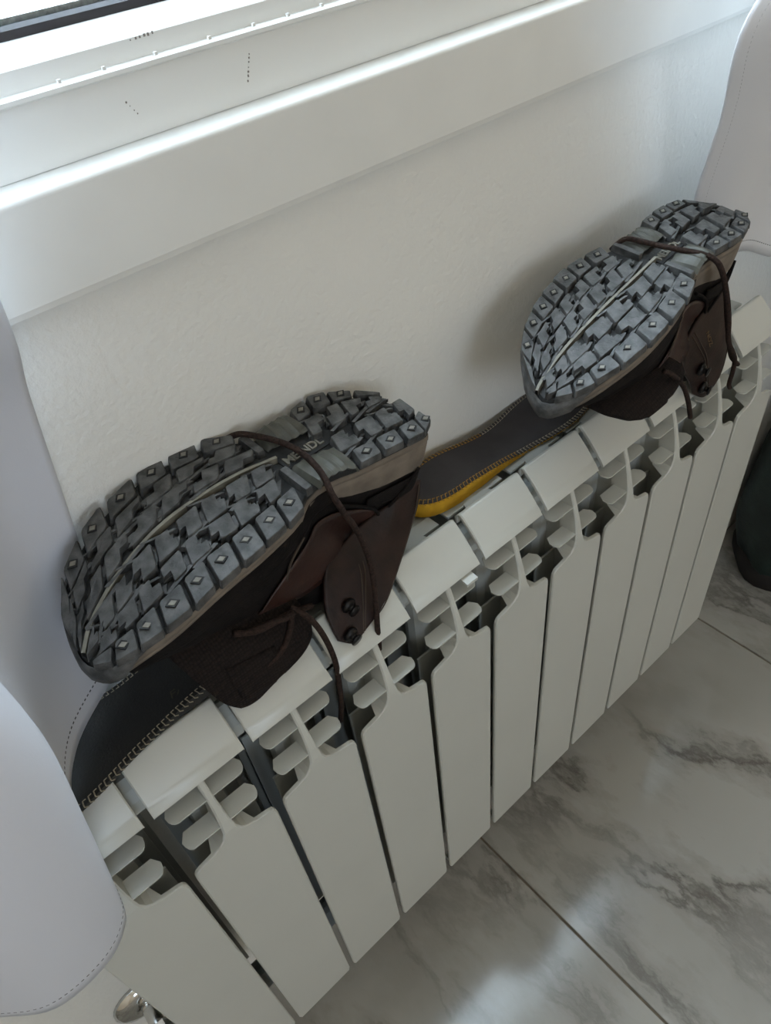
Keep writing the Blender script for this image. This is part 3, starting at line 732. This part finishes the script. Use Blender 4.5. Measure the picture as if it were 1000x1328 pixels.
room2 = [(.0065, -.012), (.0085, -.022), (.0140, -.030), (.043, -.0370), (.082, -.0300), (.100, -.0290), (.119, -.0310), (.150, -.0420), (.202, -.0470), (.238, -.0430), (.272, -.0320), (.294, -.0165), (.2985, -.0060)]
wall2 = [(.0065, -.012), (.0080, .004), (.0130, .0190), (.029, .0350), (.067, .0410), (.085, .0375), (.103, .0360), (.143, .0500), (.178, .0540), (.217, .0500), (.248, .0440), (.271, .0320), (.288, .0140), (.2960, .0010), (.2985, -.0060)]
gro2 = [(.00, .002), (.05, .004), (.10, .005), (.156, .004), (.212, .003), (.258, .004), (.285, .003), (.30, .000)]
B2 = make_boot('hiking_boot', 'brown hiking boot upside down, heel by the right curtain, farther from the camera',
    boot_matrix(.1057, -.0588, .1121, (.610, -.0932, .6804)), room2, wall2, gro2,
    [.288, .277, .259, .234, .203, .170, .142], [.287, .268, .248, .230, .212, .191, .169, .146],
    [.014, .032, .052, .072], [.016, .034, .053, .072], G,
    [[(.010, None, .068), (-.001, -.0360, .105), (-.008, -.0420, .138), (.008, -.0500, .160)],
     [(.028, None, .072), (.022, -.0420, .108), (.018, -.0480, .140), (.026, -.0550, .166)],
     [(.055, None, .080), (.050, -.0430, .112), (.046, -.0490, .142), (.046, -.0560, .169)],
     [(.085, None, .090), (.074, -.0430, .118), (.066, -.0480, .143), (.060, -.0550, .168)],
     [(.110, None, .092), (.094, -.0400, .120), (.080, -.0440, .140), (.070, -.0470, .159)]],
    ((.74, .48), (.74, .80)), [(.088, .112, .004, .80), (.100, .135, .000, .80), (.120, .168, -.005, .82), (.146, .205, -.005, .90)], .22)
s1 = B1.surf
flap_print(B2, .52, .26, .0075, 'ZON')
laces(B1, [
    [(.128, .052, .006), (.124, .042, -.0022), (.116, .030, -.0028), (.108, .016, -.0016), (.105, .000, -.0014), (.107, -.016, -.0018), (.110, -.028, -.0005), (.112, -.037, .006), (.109, -.046, .020), (.101, -.053, .042), (.095, -.060, .072), (.097, -.069, .096), (.102, -.079, .128), (.101, -.083, .160), (.100, -.084, .186)],
    [(.158, -.044, .083), (.153, -.057, .088), (.148, -.066, .105), (.1455, -.076, .130), (.1445, -.081, .160), (.1435, -.084, .195), (.143, -.084, .224)],
    [(.222, -.038, .082), (.212, -.050, .096), (.196, -.056, .104), (.180, -.057, .102), (.168, -.053, .094), (.160, -.047, .086), (.168, -.050, .080), (.182, -.047, .076), (.196, -.044, .074)],
    [(.205, -.040, .070), (.192, -.046, .075), (.178, -.048, .078), (.164, -.047, .083), (.150, -.046, .092), (.140, -.046, .098)]])
laces(B2, [
    [(.122, .044, .008), (.116, .036, -.0024), (.110, .022, -.0020), (.106, .004, -.0018), (.101, -.014, -.0018), (.096, -.026, -.0008), (.090, -.038, .006), (.078, -.046, .030), (.072, -.055, .062), (.060, -.061, .094), (.040, -.064, .125), (.012, -.066, .152)],
    [(.098, -.030, -.0030), (.093, -.042, .006), (.084, -.052, .034), (.080, -.060, .060), (.072, -.064, .086), (.045, -.068, .120), (.040, -.070, .140), (.040, -.071, .155), (.030, -.071, .168)],
    [(.180, -.050, .056), (.172, -.056, .063), (.153, -.061, .085), (.140, -.066, .110), (.130, -.070, .135)],
    [(.200, -.044, .066), (.186, -.049, .070), (.172, -.050, .070), (.160, -.050, .078), (.148, -.049, .086)]])

# ================================================================== INSOLES
def insole(name, label, mw, topm, half, pri=None, stitch_side=True, flip=False, curl=.006, basem='yellow', ochre=(-1, .118)):
    T = tag(empty(name, mw), label, 'insole', 'insoles taken out of the boots')
    # outline (lx heel 0 -> toe .27)
    tr = np.array([(0, 0), (.004, .014), (.015, .0245), (.035, .0290), (.065, .0285), (.100, .0265), (.135, .0290), (.175, .0370), (.205, .0385), (.235, .0310), (.255, .0180), (.264, .0)]) * np.array([1, half / .0385])
    tl = np.array([(0, 0), (.004, -.014), (.015, -.0245), (.035, -.0300), (.065, -.0305), (.100, -.0285), (.135, -.0300), (.175, -.0350), (.205, -.0345), (.235, -.0265), (.255, -.0140), (.264, 0)]) * np.array([1, half / .0385])
    if flip: tr, tl = np.column_stack([tl[:, 0], -tl[:, 1]]), np.column_stack([tr[:, 0], -tr[:, 1]])
    tr = spline(tr, 6); tl = spline(tl, 6)
    n = 40; xs = .264 * (1 - np.cos(np.linspace(.02, math.pi - .02, n))) / 2; k = 13
    thick = lambda x: .0028 + .0085 * np.clip((.125 - x) / .07, 0, 1) ** 1.2
    top = []; bot = []
    for x in xs:
        a = np.interp(x, tl[:, 0], tl[:, 1]); b = np.interp(x, tr[:, 0], tr[:, 1])
        for j in range(k):
            t = j / (k - 1); y = a + (b - a) * t; e = abs(2 * t - 1)
            cup = curl * e ** 3 * np.clip((.15 - x) / .08, 0, 1)
            top.append((x, y, thick(x) + cup)); bot.append((x, y * .97, .0))
    f = gridfaces(n, k); N = n * k
    o = obj('top_cover', [(x, y, z + .0009) for x, y, z in top] + [(x, y, z - .0003) for x, y, z in top], [], topm, T)
    edge = [i * k for i in range(n)] + [(n - 1) * k + j for j in range(1, k)] + [i * k + k - 1 for i in range(n - 2, -1, -1)] + [j for j in range(k - 2, 0, -1)]
    L = len(edge)
    F = f + [tuple(a + N for a in q)[::-1] for q in f] + [(edge[(i + 1) % L], edge[i], edge[i] + N, edge[(i + 1) % L] + N) for i in range(L)]
    o.data = meshdata('top_cover', [(x, y, z + .0009) for x, y, z in top] + [(x, y, z - .0003) for x, y, z in top], F, topm, False)
    o2 = obj('foam_base', [(x, y * .985, z - .0004) for x, y, z in top] + bot, F, basem, T)
    if basem == 'yellow': o2['label'] = 'yellow foam base'
    # blanket stitching over the edge
    ring = np.array([top[i] for i in edge]); cl = np.concatenate([[0], np.cumsum(np.linalg.norm(np.diff(np.vstack([ring, ring[:1]]), axis=0), axis=1))])
    ns = int(cl[-1] / .0042); mb = MB(); mo = MB()
    rp = np.vstack([ring, ring[:1]])
    for i in range(ns):
        d = cl[-1] * i / ns; d2 = cl[-1] * (i + .55) / ns
        P = np.array([np.interp(d, cl, rp[:, c]) for c in range(3)]); Q = np.array([np.interp(d2, cl, rp[:, c]) for c in range(3)])
        inn = np.array([P[0] * .97 + .13 * .03, P[1], P[2]]); v_ = np.array([.13 + (P[0] - .13) * .85, 0, P[2]]) - P; v_ /= np.linalg.norm(v_)
        tgt = mo if ochre[0] < P[0] < ochre[1] else mb
        tgt.tube([P + v_ * .0042 + np.array([0, 0, .0012]), P + np.array([0, 0, .0012]), P - v_ * .0006 + np.array([0, 0, .0002]), Q - v_ * .0006 + np.array([0, 0, -.0014])], .00042, 4)
        tgt.tube([Q + v_ * .0040 + np.array([0, 0, .0012]), P + v_ * .0042 + np.array([0, 0, .0012])], .00038, 4)
    tag(mb.obj('edge_stitching', 'stitch', T), kind='stuff'); tag(mo.obj('heel_stitching', 'stitch_o', T), kind='stuff')
    return T
mwA = Matrix.Translation((.236, -.0465, .5390)) @ Matrix.Rotation(math.pi + .04, 4, 'Z') @ Matrix.Rotation(.24, 4, 'X')
iA = insole('insole', 'dark flat boot insole at the near end of the radiator under the left curtain', mwA, 'insole_b', .0480, flip=False, curl=.001, basem='insole_b', ochre=(.222, 1))
cu = bpy.data.curves.new('print', 'FONT'); cu.body = 'FA'; cu.size = .011; cu.shear = .3; cu.align_x = 'CENTER'; cu.align_y = 'CENTER'
to = bpy.data.objects.new('tmp', cu); COL.objects.link(to); bpy.context.view_layer.update()
me = bpy.data.meshes.new_from_object(to); bpy.data.objects.remove(to); me.materials.clear(); me.materials.append(M['print'])
me.transform(Matrix.Translation((.096, .016, .0070)) @ Matrix.Rotation(math.pi, 4, 'Z')); link('printed_mark', me, iA)
mwB = Matrix.Translation((.384, -.0360, .5296)) @ Matrix.Rotation(.01, 4, 'Z')
iB = insole('insole', 'grey insole with yellow stitched edge lying between the two boots', mwB, 'insole_g', .0330, flip=False, curl=.005)

# ================================================================== CURTAINS
def curtain(name, label, cols, ztop, zbot, mm, zmid=None, nz=40, hemrow=True, hem=.012):
    # cols : list of functions z -> (x, y) sampled along the cloth ; zbot per column
    T = tag(empty(name, Matrix.Translation((cols[0][0][0], cols[0][0][1], zbot[0]))), label, 'curtain')
    inv = Matrix.Translation(-Vector(T.location)) if False else T.matrix_world.inverted()
    # cols[i] = [(x, y, z) ... from bottom to top]
    lines = []
    for c in cols:
        lines.append(c)
    A = np.array([spline(c, 6) for c in lines])         # ncol x nz x 3
    B = np.array([spline(A[:, j], 6) for j in range(A.shape[1])])   # nz x ncol' x 3
    nzz, nc = B.shape[:2]
    loc = np.array(T.location)
    o = obj('cloth', (B - loc).reshape(-1, 3), gridfaces(nzz, nc), mm, T, True)
    solid(o, .0012, 0)
    return T, B, loc
# left curtain: back part tucked behind the boot and lying on the radiator end, front fold hanging over it
def column(bottom, mids, top): return [bottom] + mids + [top]
LC = [
    [(.1235, -.0145, .5520), (.1330, -.0110, .620), (.1430, -.0090, .690), (.1535, -.0120, .770), (.1590, -.0300, .830), (.160, -.060, 1.0), (.165, -.10, 1.5), (.17, -.12, 2.80)],
    [(.1050, -.0300, .5550), (.1060, -.0200, .620), (.1080, -.0180, .690), (.1150, -.0260, .770), (.1240, -.0500, .830), (.13, -.090, 1.0), (.14, -.12, 1.5), (.15, -.14, 2.80)],
    [(.0740, -.0560, .5580), (.0760, -.0480, .620), (.0800, -.0500, .690), (.0880, -.0560, .770), (.0960, -.080, .830), (.105, -.11, 1.0), (.11, -.13, 1.5), (.12, -.15, 2.80)],
    [(.0560, -.0830, .5585), (.0620, -.0800, .620), (.0660, -.0820, .690), (.0720, -.0900, .770), (.0780, -.105, .830), (.085, -.125, 1.0), (.09, -.13, 1.5), (.10, -.14, 2.80)],
    [(.0500, -.1080, .5560), (.0580, -.1080, .615), (.0640, -.1120, .690), (.0660, -.1200, .770), (.066, -.130, .830), (.066, -.130, 1.0), (.066, -.12, 1.5), (.07, -.12, 2.80)],
    [(.0420, -.1330, .4980), (.0570, -.1400, .600), (.0680, -.1480, .690), (.0640, -.1480, .770), (.058, -.148, .830), (.05, -.135, 1.0), (.04, -.11, 1.5), (.04, -.10, 2.80)],
    [(.0330, -.1400, .4760), (.0460, -.1560, .580), (.0530, -.1660, .690), (.0480, -.1640, .770), (.04, -.156, .830), (.025, -.135, 1.0), (.01, -.10, 1.5), (.01, -.09, 2.80)],
    [(.0130, -.1500, .4730), (.0220, -.1660, .580), (.0260, -.1720, .690), (.0200, -.1660, .770), (.01, -.155, .830), (-.01, -.13, 1.0), (-.02, -.10, 1.5), (-.03, -.09, 2.80)],
    [(-.0200, -.1500, .4730), (-.0160, -.1620, .580), (-.0160, -.1640, .690), (-.02, -.155, .770), (-.03, -.140, .830), (-.05, -.12, 1.0), (-.06, -.12, 1.5), (-.07, -.11, 2.80)],
    [(-.0480, -.1320, .4780), (-.0520, -.1400, .580), (-.055, -.140, .690), (-.06, -.130, .770), (-.07, -.12, .830), (-.09, -.11, 1.0), (-.10, -.13, 1.5), (-.11, -.13, 2.80)],
    [(-.0750, -.1100, .4700), (-.085, -.108, .580), (-.09, -.105, .690), (-.10, -.10, .770), (-.11, -.10, .830), (-.13, -.11, 1.0), (-.14, -.14, 1.5), (-.15, -.14, 2.80)],
    [(-.1300, -.0850, .4700), (-.135, -.08, .580), (-.14, -.08, .690), (-.15, -.085, .770), (-.16, -.09, .830), (-.18, -.10, 1.0), (-.19, -.10, 1.5), (-.20, -.09, 2.80)],
    [(-.2000, -.1200, .4700), (-.205, -.125, .580), (-.21, -.125, .690), (-.22, -.12, .770), (-.23, -.12, .830), (-.25, -.12, 1.0), (-.26, -.13, 1.5), (-.27, -.14, 2.80)],
    [(-.3000, -.0800, .4700), (-.305, -.08, .580), (-.31, -.08, .690), (-.32, -.08, .770), (-.33, -.08, .830), (-.35, -.08, 1.0), (-.36, -.09, 1.5), (-.37, -.09, 2.80)],
    [(-.4200, -.1200, .4700), (-.425, -.12, .580), (-.43, -.12, .690), (-.44, -.12, .770), (-.45, -.12, .830), (-.47, -.12, 1.0), (-.48, -.13, 1.5), (-.49, -.14, 2.80)],
    [(-.5500, -.0800, .4700), (-.555, -.08, .580), (-.56, -.08, .690), (-.57, -.08, .770), (-.58, -.08, .830), (-.60, -.08, 1.0), (-.61, -.09, 1.5), (-.62, -.09, 2.80)],
]
def stitches(T, B, loc, row_off, nm, along='hem', step=.0036):
    # dashes parallel to an edge of the cloth; row_off = distance from the edge in metres
    mb = MB()
    if along == 'hem': E = B[0]; I = B[1]
    else: E = B[:, 0]; I = B[:, 1]
    d = I - E; d /= np.linalg.norm(d, axis=1)[:, None] + 1e-9
    P = E + d * row_off
    cl = np.concatenate([[0], np.cumsum(np.linalg.norm(np.diff(P, axis=0), axis=1))])
    n = int(cl[-1] / step)
    for i in range(n):
        a = np.array([np.interp(i * step, cl, P[:, c]) for c in range(3)]); b = np.array([np.interp((i + .5) * step, cl, P[:, c]) for c in range(3)])
        if a[0] < -.16 or a[2] > 1.0 or a[0] > 1.35: continue
        tl = b - a; mb.tube([a - loc, (a + b) / 2 - loc, b - loc], .00085, 5)
    tag(mb.obj(nm, 'stitch_k', T), kind='stuff')
T, B, loc = curtain('curtain', 'pale bluish-white curtain at the left draped over the radiator end', LC, 2.28, [c[0][2] for c in LC], 'curtain')
stitches(T, B, loc, .013, 'hem_stitching')
RC = []
xs = [.757, .800, .850, .892, .932, .980, 1.03, 1.10, 1.18, 1.27, 1.37, 1.48, 1.60, 1.72]
ys = [-.045, -.045, -.044, -.045, -.060, -.085, -.110, -.125, -.110, -.125, -.105, -.125, -.10, -.12]
zz = [.588, .587, .585, .579, .560, .548, .530, .46, .41] + [.40] * 5
for i, (x, y) in enumerate(zip(xs, ys)):
    z0 = zz[i]; k = max(0, 1 - i / 13); y1 = min(y - .010, -.080 if i else -.068)
    y1 = -.085 if i == 0 else (-.100 if i < 4 else min(y, -.120)); y5 = y if i < 1 else min(y, -.060)
    RC.append([(x, y, z0), (x + .002 * k, y5, .670), (x - .020 * k, .45 * y5 + .55 * y1, .760), (x - .043 * k, y1, .840), (x + .06 * k, y1, 0.895), (x + .24 * k, y1 - .003, 0.98), (x + .45 * k, y1 - .01, 1.5), (x + .58 * k, -.11 - .02 * math.sin(3 * i), 2.80)])
T, B, loc = curtain('curtain', 'grey-looking curtain at the right hanging behind the far boot', RC, 2.28, [c[0][2] for c in RC], 'curtain_g')
stitches(T, B, loc, .013, 'hem_stitching'); stitches(T, B, loc, .013, 'side_stitching', 'side')
rodm = MB(); rodm.tube([(-.85, -.11, 2.82), (1.85, -.11, 2.82)], .012, 12)
rd = tag(empty('curtain_rod', Matrix.Translation((.35, -.11, 2.82))), 'metal curtain rod above the window', 'rod')
o = rodm.obj('rod', 'rod', rd, True); o.data.transform(Matrix.Translation((-.35, .11, -2.82)))
for x in (-.8, 1.8):
    o = MB().tube([(x, -.11, 2.82), (x, .0, 2.82)], .007, 8).obj('bracket', 'rod', rd); o.data.transform(Matrix.Translation((-.35, .11, -2.82)))

# ================================================================== BAG behind the far end of the radiator
bg = tag(empty('bag', Matrix.Translation((1.285, -.135, FZ))), 'dark green bag on the floor beyond the far end of the radiator', 'bag')
v = []; n, k = 40, 22
for j in range(k):
    t = j / (k - 1); z = .40 * t
    r = (.138 + .02 * math.sin(3 * t)) * (1 - .35 * t ** 2.5) * min(1, .88 + 2.2 * t)
    for i in range(n):
        a = 2 * math.pi * i / n
        q = r * (1 + .05 * math.sin(3 * a + 4 * t) + .03 * math.sin(7 * a - 6 * t) + .02 * math.sin(11 * a + 9 * t))
        v.append((q * math.cos(a) * 1.05, q * math.sin(a) * .85, z + .008 * math.sin(4 * a) * t))
f = gridfaces(k, n, True) + [tuple(range(n))[::-1], tuple(range((k - 1) * n, k * n))]
obj('body', v, f, 'bag', bg, True)
v = []
for j in range(8):
    t = j / 7
    for i in range(n):
        a = 2 * math.pi * i / n; r = .147 * (1 + .05 * math.sin(3 * a) + .03 * math.sin(7 * a)) - .008 * t + .006 * math.sin(math.pi * t)
        v.append((r * math.cos(a) * 1.05, r * math.sin(a) * .85, .002 + .035 * t))
obj('bottom_binding', v, gridfaces(8, n, True), 'bag_d', bg, True)
v = []
for j in range(10):
    t = j / 9
    for i in range(n):
        a = 2 * math.pi * i / n; r = (.115 - .03 * t) * (1 + .10 * math.sin(4 * a + 2 * t) + .05 * math.sin(9 * a))
        v.append((r * math.cos(a) * 1.05, r * math.sin(a) * .85, .395 + .12 * t))
obj('gathered_top', v, gridfaces(10, n, True) + [tuple(range(9 * n, 10 * n))], 'bag_d', bg, True)
